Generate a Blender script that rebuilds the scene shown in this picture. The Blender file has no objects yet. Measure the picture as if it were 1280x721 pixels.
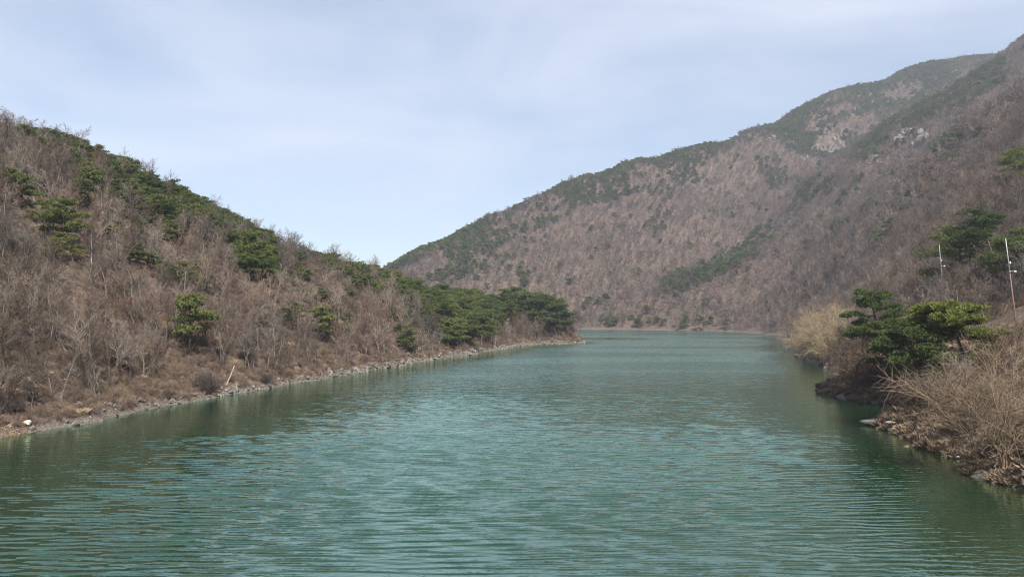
import bpy, math, random
import numpy as np
from mathutils import Vector

# ------------------------------------------------------------------ camera, sky, sun, exposure
sc = bpy.context.scene
COL = sc.collection
CAM_H = 13.0
RIPPLE = .0165
FPX = 924.0                      # focal length in photograph pixels (1280 wide)
HOR = 392.0                      # row of the true horizon
PITCH = math.atan((HOR - 360.5) / FPX)
cam = bpy.data.cameras.new('camera')
cam.sensor_width = 36.0
cam.lens = FPX / 1280 * 36.0
cam.clip_start, cam.clip_end = 0.5, 9000.0
camo = bpy.data.objects.new('camera', cam)
camo.location = (0, 0, CAM_H)
camo.rotation_euler = (math.pi / 2 + PITCH, 0, 0)
COL.objects.link(camo)
sc.camera = camo

SUN_EL = math.radians(47)
SUN_AZ = math.radians(160)       # clockwise from +Y (view direction): behind the camera, to its right
world = bpy.data.worlds.new('World')
sc.world = world
world.use_nodes = True
wn, wl = world.node_tree.nodes, world.node_tree.links
wn.clear()
w_out = wn.new('ShaderNodeOutputWorld')
w_bg = wn.new('ShaderNodeBackground')
sky = wn.new('ShaderNodeTexSky')
sky.sky_type = 'NISHITA'
sky.sun_disc = False
sky.sun_elevation = SUN_EL
sky.sun_rotation = SUN_AZ
sky.air_density, sky.dust_density, sky.ozone_density = 1.0, 0.6, 2.2
sky.altitude = 0
w_bg.inputs['Strength'].default_value = 0.084
# thin cirrus: a world-wide veil of stretched noise over the blue
tc = wn.new('ShaderNodeTexCoord')
mp = wn.new('ShaderNodeMapping')
mp.inputs['Scale'].default_value = (1.3, 1.3, 4.2)
mp.inputs['Location'].default_value = (0.35, 0.2, 0.1)
n1 = wn.new('ShaderNodeTexNoise')
n1.inputs['Scale'].default_value = 1.7
n1.inputs['Detail'].default_value = 5
n1.inputs['Roughness'].default_value = 0.5
n1.inputs['Distortion'].default_value = 0.5
r1 = wn.new('ShaderNodeMapRange')
r1.inputs['From Min'].default_value = 0.34
r1.inputs['From Max'].default_value = 0.80
r1.inputs['To Min'].default_value = 0.22
r1.inputs['To Max'].default_value = 0.86
mx = wn.new('ShaderNodeMix')
mx.data_type = 'RGBA'
mx.inputs['B'].default_value = (6.15, 6.55, 7.45, 1)
wl.new(tc.outputs['Generated'], mp.inputs['Vector'])
wl.new(mp.outputs['Vector'], n1.inputs['Vector'])
wl.new(n1.outputs['Fac'], r1.inputs['Value'])
wl.new(r1.outputs['Result'], mx.inputs['Factor'])
wl.new(sky.outputs['Color'], mx.inputs['A'])
wl.new(mx.outputs['Result'], w_bg.inputs['Color'])
wl.new(w_bg.outputs['Background'], w_out.inputs['Surface'])

sl = bpy.data.lights.new('sun', 'SUN')
sl.energy = 4.7
sl.angle = math.radians(0.53)
sl.color = (1.0, 0.965, 0.92)
so = bpy.data.objects.new('sun', sl)
sdir = Vector((math.sin(SUN_AZ) * math.cos(SUN_EL), math.cos(SUN_AZ) * math.cos(SUN_EL), math.sin(SUN_EL)))
so.rotation_euler = sdir.to_track_quat('Z', 'Y').to_euler()
COL.objects.link(so)
vs = sc.view_settings
vs.view_transform, vs.look = 'Standard', 'None'
vs.exposure, vs.gamma, vs.use_curve_mapping = 0.86, 1.0, False
sc.cycles.max_bounces = 6
sc.cycles.diffuse_bounces = 3
sc.cycles.glossy_bounces = 3
sc.cycles.transmission_bounces = 2
sc.cycles.volume_bounces = 0
sc.cycles.use_denoising = True
sc.cycles.denoising_prefilter = 'NONE'
sc.cycles.denoising_input_passes = 'RGB_ALBEDO_NORMAL'
sc.cycles.filter_width = 1.2
sc.cycles.caustics_reflective = False
sc.cycles.caustics_refractive = False

rng = np.random.default_rng(7)

# ------------------------------------------------------------------ small helpers
def ray(px, py):
    """direction per metre of forward distance (x, y=1, z) of a photograph pixel"""
    u, v = (px - 640.0) / FPX, (360.5 - py) / FPX
    c, s = math.cos(PITCH), math.sin(PITCH)
    y = c - v * s
    return u / y, 1.0, (s + v * c) / y

def W(px, py, D):
    x, _, z = ray(px, py)
    return (x * D, D, CAM_H + z * D)

def shore(px, py):
    x, _, z = ray(px, py)
    D = -CAM_H / z
    return (x * D, D, 0.0)

def project(x, y, z):
    c, s = math.cos(PITCH), math.sin(PITCH)
    zz = z - CAM_H
    f = y * c + zz * s
    up = -y * s + zz * c
    return 640 + FPX * x / f, 360.5 - FPX * up / f

_tab = np.random.default_rng(3).random((256, 256))
def vnoise(x, y):
    xi, yi = np.floor(x).astype(int), np.floor(y).astype(int)
    fx, fy = x - xi, y - yi
    fx, fy = fx * fx * (3 - 2 * fx), fy * fy * (3 - 2 * fy)
    a = _tab[xi & 255, yi & 255]; b = _tab[(xi + 1) & 255, yi & 255]
    c = _tab[xi & 255, (yi + 1) & 255]; d = _tab[(xi + 1) & 255, (yi + 1) & 255]
    return (a * (1 - fx) + b * fx) * (1 - fy) + (c * (1 - fx) + d * fx) * fy - 0.5

def fbm(x, y, s, o=3):
    t, a = 0, 1.0
    for k in range(o):
        t = t + a * vnoise(x / s + 17.3 * k, y / s + 5.1 * k); s *= 0.5; a *= 0.5
    return t

def smooth(a, b, x):
    t = np.clip((x - a) / (b - a), 0, 1)
    return t * t * (3 - 2 * t)

def link(name, me, parent=None, loc=None, rot=None, scl=None):
    o = bpy.data.objects.new(name, me)
    COL.objects.link(o)
    if parent is not None: o.parent = parent
    if loc is not None: o.location = loc
    if rot is not None: o.rotation_euler = rot
    if scl is not None: o.scale = scl if hasattr(scl, '__len__') else (scl,) * 3
    return o

def tag(o, label=None, cat=None, group=None, kind=None):
    if label: o['label'] = label
    if cat: o['category'] = cat
    if group: o['group'] = group
    if kind: o['kind'] = kind
    return o

def mesh_np(name, V, F, mats, midx=None, smooth_shade=False):
    """fast mesh from arrays; F is (n,3) or (n,4)"""
    V = np.asarray(V, np.float32); F = np.asarray(F, np.int32)
    me = bpy.data.meshes.new(name)
    k = F.shape[1]
    me.vertices.add(len(V)); me.vertices.foreach_set('co', V.ravel())
    me.loops.add(F.size); me.loops.foreach_set('vertex_index', F.ravel())
    me.polygons.add(len(F)); me.polygons.foreach_set('loop_start', np.arange(0, F.size, k, dtype=np.int32))
    if midx is not None: me.polygons.foreach_set('material_index', np.asarray(midx, np.int32))
    me.polygons.foreach_set('use_smooth', np.full(len(F), smooth_shade))
    for m in mats: me.materials.append(m)
    me.update(calc_edges=True)
    return me

# ------------------------------------------------------------------ materials
def mat(name):
    m = bpy.data.materials.new(name)
    m.use_nodes = True
    n, l = m.node_tree.nodes, m.node_tree.links
    b = n['Principled BSDF']
    b.inputs['Roughness'].default_value = 0.9
    b.inputs['Specular IOR Level'].default_value = 0.15
    return m, n, l, b

def ramp(n, stops):
    r = n.new('ShaderNodeValToRGB')
    e = r.color_ramp.elements
    while len(e) < len(stops): e.new(0.5)
    for k, (p, c) in enumerate(stops):
        e[k].position = p; e[k].color = (*c, 1)
    return r

def noise(n, l, scale, detail=4, rough=0.6, src=None, vec='Object', mapping=None):
    t = n.new('ShaderNodeTexNoise')
    t.inputs['Scale'].default_value = scale
    t.inputs['Detail'].default_value = detail
    t.inputs['Roughness'].default_value = rough
    c = n.new('ShaderNodeTexCoord')
    out = c.outputs[vec]
    if mapping:
        m = n.new('ShaderNodeMapping'); m.inputs['Scale'].default_value = mapping
        l.new(out, m.inputs['Vector']); out = m.outputs['Vector']
    l.new(out, t.inputs['Vector'])
    return t

def mix(n, l, a, b, fac, mode='MIX'):
    m = n.new('ShaderNodeMix'); m.data_type = 'RGBA'; m.blend_type = mode
    for key, v in (('A', a), ('B', b), ('Factor', fac)):
        if hasattr(v, 'is_linked') or hasattr(v, 'links'): l.new(v, m.inputs[key])
        elif key == 'Factor': m.inputs[key].default_value = v
        else: m.inputs[key].default_value = (*v, 1)
    return m.outputs['Result']

def varied(name, stops, nscale=0.0, namp=0.3, rough=0.9, translucent=0.0, patch=False):
    """colour picked per object / per instance, with some grain"""
    m, n, l, b = mat(name)
    oi = n.new('ShaderNodeObjectInfo')
    r = ramp(n, stops)
    l.new(oi.outputs['Random'], r.inputs['Fac'])
    out = r.outputs['Color']
    if patch:
        g_ = n.new('ShaderNodeNewGeometry'); t = n.new('ShaderNodeTexNoise'); t.inputs['Scale'].default_value = .035; t.inputs['Detail'].default_value = 4
        l.new(g_.outputs['Position'], t.inputs['Vector'])
        g = ramp(n, [(.36, (.70, .72, .74)), (.5, (1.0, .98, .95)), (.62, (1.34, 1.19, 1.09))])
        l.new(t.outputs['Fac'], g.inputs['Fac'])
        out = mix(n, l, out, g.outputs['Color'], 1.0, 'MULTIPLY')
    if nscale:
        t = noise(n, l, nscale, 3)
        g = ramp(n, [(0.3, (1 - namp,) * 3), (0.7, (1 + namp,) * 3)])
        l.new(t.outputs['Fac'], g.inputs['Fac'])
        out = mix(n, l, out, g.outputs['Color'], 1.0, 'MULTIPLY')
    l.new(out, b.inputs['Base Color'])
    b.inputs['Roughness'].default_value = rough
    if translucent:
        tr = n.new('ShaderNodeBsdfTranslucent'); ms = n.new('ShaderNodeMixShader')
        l.new(out, tr.inputs['Color']); ms.inputs[0].default_value = translucent
        o = n['Material Output']
        l.new(b.outputs[0], ms.inputs[1]); l.new(tr.outputs[0], ms.inputs[2]); l.new(ms.outputs[0], o.inputs['Surface'])
    return m

M_bark = varied('bare_bark', [(0.0, (.075, .058, .048)), (.45, (.12, .098, .084)), (.8, (.18, .155, .135)), (1, (.29, .26, .23))], 3.0, .3)
M_twig = varied('bare_twigs', [(0.0, (.082, .060, .046)), (.35, (.130, .098, .077)), (.6, (.128, .107, .090)), (.85, (.20, .174, .15)), (1, (.19, .145, .105))], patch=True)
M_brush = varied('brush_twigs', [(0.0, (.10, .064, .048)), (.4, (.15, .105, .076)), (.75, (.20, .148, .105)), (1, (.25, .19, .125))])
M_tan = varied('tan_shrub_twigs', [(0.0, (.115, .076, .052)), (.4, (.175, .125, .085)), (.75, (.24, .178, .115)), (1, (.29, .225, .14))])
M_willow = varied('willow_twigs', [(0.0, (.25, .19, .11)), (1, (.31, .245, .15))])
M_grass = varied('dry_grass', [(0.0, (.12, .083, .058)), (.4, (.20, .142, .095)), (.8, (.27, .20, .13)), (1, (.36, .28, .18))])
M_needle = varied('pine_needles', [(0.0, (.060, .088, .026)), (.5, (.105, .135, .036)), (1, (.155, .172, .045))], 0.9, .35, .6, .25)
M_bright = varied('bright_pine_needles', [(0.0, (.125, .150, .036)), (1, (.160, .180, .044))], 0.9, .3, .6, .3)
M_pbark = varied('pine_bark', [(0.0, (.085, .058, .045)), (1, (.15, .10, .075))], 4, .35)
M_deadwood = varied('dead_wood', [(0.0, (.36, .30, .235)), (1, (.42, .36, .29))], 6, .2)

def rock_mat(name, a, b_, s=1.2):
    m, n, l, b = mat(name)
    t = noise(n, l, s, 6, .65)
    r = ramp(n, [(.3, a), (.7, b_)])
    l.new(t.outputs['Fac'], r.inputs['Fac'])
    oi = n.new('ShaderNodeObjectInfo')
    g = ramp(n, [(0, (.7, .7, .7)), (1, (1.2, 1.2, 1.2))])
    l.new(oi.outputs['Random'], g.inputs['Fac'])
    l.new(mix(n, l, r.outputs['Color'], g.outputs['Color'], 1.0, 'MULTIPLY'), b.inputs['Base Color'])
    bp = n.new('ShaderNodeBump'); bp.inputs['Strength'].default_value = .6; bp.inputs['Distance'].default_value = .08
    t2 = noise(n, l, s * 5, 6, .7)
    l.new(t2.outputs['Fac'], bp.inputs['Height']); l.new(bp.outputs['Normal'], b.inputs['Normal'])
    return m
M_rock = rock_mat('shore_stone', (.085, .073, .062), (.28, .25, .21))
M_pale = rock_mat('pale_stone', (.42, .37, .29), (.60, .54, .44))
M_ochre = rock_mat('ochre_stone', (.17, .105, .055), (.33, .22, .125))
M_darkbrush = varied('dark_brush', [(0, (.06, .047, .04)), (1, (.09, .072, .06))])
M_cliff = rock_mat('cliff_stone', (.11, .098, .086), (.24, .215, .19), .15)

# ------------------------------------------------------------------ terrain: heights from surveyed points
P = []
def pts(*a): P.extend(a)
SH_L = [shore(*p) for p in [(0, 546), (80, 533), (160, 518), (230, 503), (300, 491), (360, 481), (420, 471), (470, 462),
        (520, 453), (560, 447), (600, 440), (650, 432), (690, 426)]] + [(22, 356, 0), (24, 368, 0), (16, 384, 0), (-5, 405, 0), (-40, 430, 0), (-100, 455, 0), (-170, 470, 0), (-260, 480, 0)]
SH_L = [(-66, -60, 0), (-62, 0, 0), (-58, 40, 0)] + SH_L
SH_F = [(-260, 600, 0), (-100, 640, 0), (0, 645, 0)] + [shore(*p) for p in [(712, 411.2), (780, 412), (850, 412.7), (910, 414.5), (950, 416.5)]]
SH_R = [shore(*p) for p in [(985, 419.5), (1000, 427), (1010, 440), (1030, 455), (1058, 478), (1064, 499), (1092, 505), (1112, 528), (1150, 550), (1205, 579), (1280, 622)]]
SH_R += [(33, 38, 0), (33, 10, 0), (36, -60, 0)]
SH_Rc = SH_R
def lakeward(S, side, d, z):
    out = []
    for i, p in enumerate(S):
        a, b = S[max(i - 1, 0)], S[min(i + 1, len(S) - 1)]
        t = Vector((b[0] - a[0], b[1] - a[1])).normalized()
        out.append((p[0] + side * t.y * d, p[1] - side * t.x * d, z))
    return out
pts(*SH_L, *SH_F, *SH_R)
pts(*lakeward(SH_L, 1, 6, -2.2), *lakeward(SH_Rc, 1, 4, -1.6), *lakeward(SH_F, 1, 12, -3))
pts(*lakeward(SH_L, 1, 18, -5)[:16])
pts(*lakeward(SH_L, -1, 4, 2.6)[:16])
pts(*lakeward(SH_Rc, -1, 4, 2.6)[3:])
pts((30, 352, -2.5), (33, 362, -3), (33, 374, -3.5), (27, 386, -3.5), (40, 366, -5))
for y, x0, x1 in [(-120, -30, 10), (-40, -30, 10), (30, -30, 10), (80, -25, 22), (130, -15, 30), (190, 0, 55), (260, 20, 75), (340, 60, 105), (430, 60, 130), (520, 30, 120), (560, -150, 40)]:
    pts((x0, y, -8), (x1, y, -8))
# left hill: crest as seen, then its far slope
for px, py, D, th in [(-150, 60, 165, 6), (0, 130, 172, 5), (100, 170, 190, 5.5), (200, 213, 207, 6.5), (300, 262, 230, 7), (400, 304, 258, 7), (490, 330, 292, 7), (560, 353, 312, 7), (620, 366, 326, 7.5), (660, 374, 338, 7.5)]:
    x, y, z = W(px, py, D)
    th += (3.4 if px < 150 else 5.0) if px < 600 else 2.5
    pts((x, y, z - th))
    pts((x - 45, y + 42, max(z - th - 16, 1)) if px < 480 else (x - 28, y + 38, max(z - th - 9, 1)))
pts((-130, 60, 42), (-160, 0, 48), (-110, 0, 28), (-115, -60, 28), (-180, -80, 55), (-260, 60, 70), (-330, 200, 70), (-300, 350, 30), (-240, 130, 72))
pts((19, 347, 5.5), (14, 352, 6.5), (23, 362, 3.5))
# far mountain: foot slope, flank and crest
for px, py, D in [(490, 332, 800), (540, 303, 830), (600, 274, 880), (650, 252, 920), (700, 232, 960), (750, 213, 985), (800, 195, 1005), (870, 180, 1030), (935, 157, 1090), (1000, 131, 1150), (1060, 105, 1210), (1130, 86, 1270), (1170, 84, 1300), (1215, 88, 1330), (1290, 130, 1370)]:
    x, y, z = W(px, py, D)
    pts((x, y, z - 5), (x + 30, y + 150, z - 70))
for px, py, D in [(560, 350, 720), (640, 330, 730), (720, 350, 705), (780, 360, 690), (700, 300, 790), (800, 300, 795), (800, 250, 900), (900, 290, 830), (900, 240, 930), (700, 265, 870), (1000, 205, 960), (1040, 165, 1060), (1110, 130, 1150), (960, 250, 870), (620, 300, 800)]:
    pts(W(px, py + 4, D))
pts(W(460, 372, 780), W(420, 385, 790), W(380, 390, 800), W(300, 390, 820), W(200, 385, 840), W(440, 372, 900), W(340, 385, 950))
# hidden gully between the far mountain and the right-hand spur
for px, py, D in [(1010, 236, 850), (1100, 175, 960), (960, 300, 780), (1170, 135, 1030), (900, 335, 730)]:
    pts(W(px, py + 6, D))
# right-hand spur: crest, flank and lower slope
for px, py, D in [(1400, -10, 860), (1280, 50, 900), (1240, 84, 915), (1215, 108, 930), (1170, 134, 900), (1100, 159, 850), (1010, 222, 780), (960, 288, 720), (900, 328, 672), (840, 364, 632)]:
    x, y, z = W(px, py, D)
    pts((x, y, z - 5))
for px, py, D in [(1280, 118, 510), (1280, 95, 680), (1280, 172, 305), (1280, 225, 205), (1280, 405, 92), (1240, 392, 112), (1178, 366, 160), (1180, 280, 250), (1180, 200, 480),
                  (1100, 372, 205), (1100, 318, 360), (1100, 236, 640), (1045, 385, 290), (1040, 340, 440), (1010, 330, 560), (1180, 160, 680), (960, 360, 585), (1400, 300, 120), (1500, 330, 80), (1400, 180, 240), (1400, 60, 500), (1230, 410, 100), (1150, 425, 118), (1110, 430, 128)]:
    x, y, z = W(px, py, D)
    pts((x, y, z - 4))
pts((75, 30, 16), (70, -40, 16), (130, 20, 50), (150, -80, 60), (300, 60, 150), (400, -100, 180), (500, 300, 260), (700, 500, 330), (900, 800, 400))
for x, y, z in [(-700, -150, 150), (-700, 400, 110), (-700, 900, 120), (-500, 650, 15), (-400, 900, 40), (-200, 1000, 35), (0, 1300, 50), (-300, 1700, 60), (300, 1800, 200), (700, 1900, 260), (1200, 1900, 300), (1500, 1300, 380), (1500, 500, 420), (1500, -150, 350), (800, -150, 250), (1000, 1500, 380), (-700, 1900, 150), (1500, 1900, 300), (100, -150, 30)]:
    pts((x, y, z))
P = np.array(P)
cs = 10.0 + 0.022 * P[:, 1].clip(0)                       # softening radius per point
XY, Z = P[:, :2], P[:, 2]
def kern(A):
    d2 = ((A[:, None, :] - XY[None]) ** 2).sum(-1)
    return np.sqrt(d2 + (cs ** 2)[None])
K = kern(XY)
n = len(P)
A = np.zeros((n + 3, n + 3)); A[:n, :n] = K + np.eye(n) * -1e-3
B = np.c_[np.ones(n), XY / 500.0]
A[:n, n:] = B; A[n:, :n] = B.T
sol = np.linalg.lstsq(A, np.r_[Z, 0, 0, 0], rcond=1e-10)[0]
COVE = [(1116, 511, 4.5, -4.2), (1058, 489, 3.0, 1.6), (1112, 531, 2.6, 1.3)]      # inlet, knob, point
def height(x, y):
    x, y = np.atleast_1d(np.asarray(x, float)), np.atleast_1d(np.asarray(y, float))
    out = np.empty(x.shape).ravel(); xf, yf = x.ravel(), y.ravel()
    for i in range(0, len(xf), 20000):
        a = np.c_[xf[i:i + 20000], yf[i:i + 20000]]
        out[i:i + 20000] = kern(a) @ sol[:n] + sol[n] + a @ sol[n + 1:] / 500.0
    z = out
    for px, py, w_, dz in COVE:
        cx, cy, _ = shore(px, py)
        z = z + dz * np.exp(-(((xf - cx) / (w_ * 1.6)) ** 2 + ((yf - cy) / w_) ** 2))
    up = smooth(0.5, 12, z)
    far = smooth(25, 130, z)
    z = z + up * (2.2 * fbm(xf, yf, 34, 3)) + far * 11 * (fbm(xf + 90, yf, 120, 3) - .8 * np.abs(vnoise(xf / 62, yf / 75 + 3)))
    back = np.interp(xf, [-126, -38, 62, 173, 257, 348, 448, 550, 671, 745, 824], [800, 880, 960, 1005, 1030, 1090, 1150, 1210, 1270, 1300, 1330])      # line of the far crest
    z = z - far * smooth(10, 150, back - yf) * 15 * (np.maximum(0, 1 - 4.2 * np.abs(vnoise(xf / 68 + .7 * vnoise(xf / 90, yf / 90), yf / 230 + 7))) ** 1.3 - .35)      # ravines running down the slopes
    z = z + (0.8 + .5 * (xf > 25)) * fbm(xf, yf, 5.5, 3) * smooth(-3, 0.2, z) + 0.5 * fbm(xf, yf, 17, 2) * smooth(-3, 0, z)
    z = z + np.where(xf > 25, .25, .9) * smooth(0.0, 0.7, z) * (0.6 + 1.2 * vnoise(xf / 9, yf / 9))     # low scarp at the waterline
    return z.reshape(x.shape)

def axis(knots):
    v = []
    for (a, b, s) in knots: v += list(np.arange(a, b, s))
    return np.array(v + [knots[-1][1]])
gx = axis([(-700, -300, 20), (-300, -140, 5), (-140, -75, 1.6), (-75, 110, .85), (110, 200, 1.7), (200, 400, 4), (400, 800, 8), (800, 1500, 20)])
gy = axis([(-150, 20, 8), (20, 45, 2), (45, 170, .9), (170, 260, 1.4), (260, 420, 2.2), (420, 680, 3), (680, 1000, 6), (1000, 1400, 9), (1400, 1900, 25)])
GX, GY = np.meshgrid(gx, gy, indexing='ij')
GZ = height(GX, GY)
def grid_faces(nx, ny):
    i = (np.arange(nx - 1)[:, None] * ny + np.arange(ny - 1)[None]).ravel()
    return np.c_[i, i + ny, i + ny + 1, i + 1]

def sample(x, y):
    """height on the built grid (bilinear)"""
    x, y = np.asarray(x, float), np.asarray(y, float)
    i = np.clip(np.searchsorted(gx, x) - 1, 0, len(gx) - 2); j = np.clip(np.searchsorted(gy, y) - 1, 0, len(gy) - 2)
    fx = (x - gx[i]) / (gx[i + 1] - gx[i]); fy = (y - gy[j]) / (gy[j + 1] - gy[j])
    return (GZ[i, j] * (1 - fx) + GZ[i + 1, j] * fx) * (1 - fy) + (GZ[i, j + 1] * (1 - fx) + GZ[i + 1, j + 1] * fx) * fy

def hit(px, py, dmin=30, dmax=1500):
    """where the sight line of a photograph pixel meets the ground"""
    rx, _, rz = ray(px, py)
    D = np.exp(np.linspace(math.log(dmin), math.log(dmax), 1500))
    g = sample(rx * D, D)
    k = np.argmax(CAM_H + rz * D < g)
    if not (CAM_H + rz * D < g).any(): return None
    return rx * D[k], D[k], float(g[k])

# ---- ground material: leaf litter, soil, gravel by the water, bare rock high up
m_g, n_, l_, b_ = mat('hillside_ground')
tA = noise(n_, l_, .9, 8, .75); tB = noise(n_, l_, .045, 4, .55); tC = noise(n_, l_, 4.0, 4, .8)
rA = ramp(n_, [(.30, (.044, .034, .028)), (.5, (.108, .084, .066)), (.72, (.22, .175, .132))])
l_.new(tA.outputs['Fac'], rA.inputs['Fac'])
rB = ramp(n_, [(.35, (.78, .74, .74)), (.65, (1.15, 1.05, .98))])
l_.new(tB.outputs['Fac'], rB.inputs['Fac'])
lit = mix(n_, l_, rA.outputs['Color'], rB.outputs['Color'], 1.0, 'MULTIPLY')
rD = ramp(n_, [(.36, (.45, .43, .42)), (.5, (1, 1, 1)), (.66, (1.7, 1.62, 1.5))])
l_.new(tC.outputs['Fac'], rD.inputs['Fac'])
lit = mix(n_, l_, lit, rD.outputs['Color'], 1.0, 'MULTIPLY')
rC = ramp(n_, [(.32, (.05, .043, .036)), (.5, (.12, .104, .085)), (.68, (.25, .22, .18))])
l_.new(tC.outputs['Fac'], rC.inputs['Fac'])
geo = n_.new('ShaderNodeNewGeometry'); sx = n_.new('ShaderNodeSeparateXYZ')
l_.new(geo.outputs['Position'], sx.inputs['Vector'])
ad = n_.new('ShaderNodeMath'); ad.operation = 'MULTIPLY_ADD'; ad.inputs[1].default_value = -3.0
l_.new(tA.outputs['Fac'], ad.inputs[0]); l_.new(sx.outputs['Z'], ad.inputs[2])
mr = n_.new('ShaderNodeMapRange'); mr.inputs['From Min'].default_value = -1.3; mr.inputs['From Max'].default_value = -.6
l_.new(ad.outputs[0], mr.inputs['Value'])
l_.new(mix(n_, l_, rC.outputs['Color'], lit, mr.outputs['Result']), b_.inputs['Base Color'])
bp = n_.new('ShaderNodeBump'); bp.inputs['Strength'].default_value = .8; bp.inputs['Distance'].default_value = .25
l_.new(tA.outputs['Fac'], bp.inputs['Height']); l_.new(bp.outputs['Normal'], b_.inputs['Normal'])
me = mesh_np('ground', np.c_[GX.ravel(), GY.ravel(), GZ.ravel()], grid_faces(len(gx), len(gy)), [m_g], smooth_shade=True)
tag(link('ground', me), kind='structure')

# ------------------------------------------------------------------ lake
m_w, n_, l_, b_ = mat('lake_water')
b_.inputs['Roughness'].default_value = .04
b_.inputs['IOR'].default_value = 1.55
b_.inputs['Specular IOR Level'].default_value = .5
at = n_.new('ShaderNodeAttribute'); at.attribute_name = 'shallow'
wc = mix(n_, l_, (.0052, .0255, .0095), (.030, .032, .014), at.outputs['Fac'])
l_.new(wc, b_.inputs['Base Color'])
co = n_.new('ShaderNodeTexCoord')
def wave_noise(scl, rotz, scale, detail, rough, dist=0.0):
    m = n_.new('ShaderNodeMapping'); m.inputs['Scale'].default_value = scl; m.inputs['Rotation'].default_value = (0, 0, rotz)
    t = n_.new('ShaderNodeTexNoise'); t.inputs['Scale'].default_value = scale; t.inputs['Detail'].default_value = detail; t.inputs['Roughness'].default_value = rough
    t.inputs['Distortion'].default_value = dist
    l_.new(co.outputs['Object'], m.inputs['Vector']); l_.new(m.outputs['Vector'], t.inputs['Vector'])
    return t.outputs['Fac']
def madd(a, b, c):
    m = n_.new('ShaderNodeMath'); m.operation = 'MULTIPLY_ADD'
    for k, v in enumerate((a, b, c)):
        if hasattr(v, 'links'): l_.new(v, m.inputs[k])
        else: m.inputs[k].default_value = v
    return m.outputs[0]
h1 = wave_noise((.3, 1, 1), math.radians(4), .70, 2.5, .55, .2)
h2 = wave_noise((.4, 1, 1), math.radians(-14), 2.6, 2, .5)
fine = n_.new('ShaderNodeBump'); fine.inputs['Distance'].default_value = .05; fine.inputs['Strength'].default_value = .55
l_.new(h2, fine.inputs['Height'])
bp = n_.new('ShaderNodeBump'); bp.inputs['Distance'].default_value = .75
at2 = n_.new('ShaderNodeAttribute'); at2.attribute_name = 'ripple'
l_.new(at2.outputs['Fac'], bp.inputs['Strength'])
l_.new(fine.outputs['Normal'], bp.inputs['Normal'])
l_.new(h1, bp.inputs['Height'])
# turbid body under a mirror whose strength rises towards grazing view (Fresnel-like)
b_.inputs['Specular IOR Level'].default_value = 0.0
b_.inputs['Roughness'].default_value = 1.0
gl = n_.new('ShaderNodeBsdfGlossy'); gl.inputs['Color'].default_value = (.79, 1, .88, 1)
lw = n_.new('ShaderNodeLayerWeight'); lw.inputs['Blend'].default_value = .5
pw = n_.new('ShaderNodeMath'); pw.operation = 'POWER'; pw.inputs[1].default_value = 2.8
l_.new(madd(at2.outputs['Fac'], .20, .015), gl.inputs['Roughness'])                # ripples too small to see roughen the far water
ms = n_.new('ShaderNodeMixShader')
for nd in (gl, lw): l_.new(bp.outputs['Normal'], nd.inputs['Normal'])
l_.new(lw.outputs['Facing'], pw.inputs[0]); l_.new(pw.outputs[0], ms.inputs[0])
l_.new(b_.outputs[0], ms.inputs[1]); l_.new(gl.outputs[0], ms.inputs[2]); l_.new(ms.outputs[0], n_['Material Output'].inputs['Surface'])
wx = axis([(-400, -80, 8), (-80, 70, .62), (70, 110, 1.2), (110, 260, 5)])
wy = axis([(-148, 20, 12), (20, 34, 1), (34, 56, .07), (56, 80, .1), (80, 120, .17), (120, 180, .4), (180, 300, 1.2), (300, 720, 5)])
WX, WY = np.meshgrid(wx, wy, indexing='ij')
depth = -sample(WX, WY)
amp = (.22 + .78 * smooth(1.4, 6.0, depth)) * (.70 + .45 * smooth(-.22, .22, fbm(WX * .45, WY, 26, 2)))    # calmer along the banks and in patches
near = 1 - smooth(85, 180, WY)
WZ = np.zeros(WX.shape); QY = np.zeros(WX.shape)
rw = np.random.default_rng(11)
warp = .7 * vnoise(WX / 7, WY / 7) + .9 * vnoise(WX / 1.9, WY / 1.1)
for _ in range(40):
    lam = math.exp(rw.normal(math.log(.70), .22)); th = math.radians(3) + rw.normal(0, .11)
    kx, ky = math.sin(th) * 2 * math.pi / lam, math.cos(th) * 2 * math.pi / lam
    ph = rw.uniform(0, 6.283)
    keep = smooth(2.1, 3.2, lam / np.gradient(wy)[None, :] * np.ones_like(WX))      # drop what the mesh cannot carry
    arg = kx * WX + ky * WY + ph + warp
    A0 = lam * np.maximum(keep, .02)
    # second harmonic in quadrature leans each ripple: long back, short steep face
    WZ += A0 * (np.sin(arg) + .0 * arg); QY += A0 * np.cos(arg)
E_ = np.sqrt(WZ ** 2 + QY ** 2); ph = np.arctan2(WZ, QY)
E_ = E_ / np.sqrt((E_[:, ::7] ** 2).mean()); E_ = np.minimum(E_, 1.4) ** .8
WZ = np.sin(ph) + .425 * np.sin(2 * ph) + .233 * np.sin(3 * ph) + .125 * np.sin(4 * ph)      # long backs, short steep faces
WZ = WZ * E_ * amp * near * RIPPLE
me = mesh_np('lake_water', np.c_[WX.ravel(), WY.ravel(), WZ.ravel()], grid_faces(len(wx), len(wy)), [m_w], smooth_shade=True)
a = me.attributes.new('shallow', 'FLOAT', 'POINT')
a.data.foreach_set('value', smooth(-1.5, 0.1, -depth).ravel().astype(np.float32))
a = me.attributes.new('ripple', 'FLOAT', 'POINT')
a.data.foreach_set('value', (amp * (.07 + .93 * (1 - near))).clip(0, 1).ravel().astype(np.float32))
tag(link('lake_water', me), kind='structure')

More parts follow.
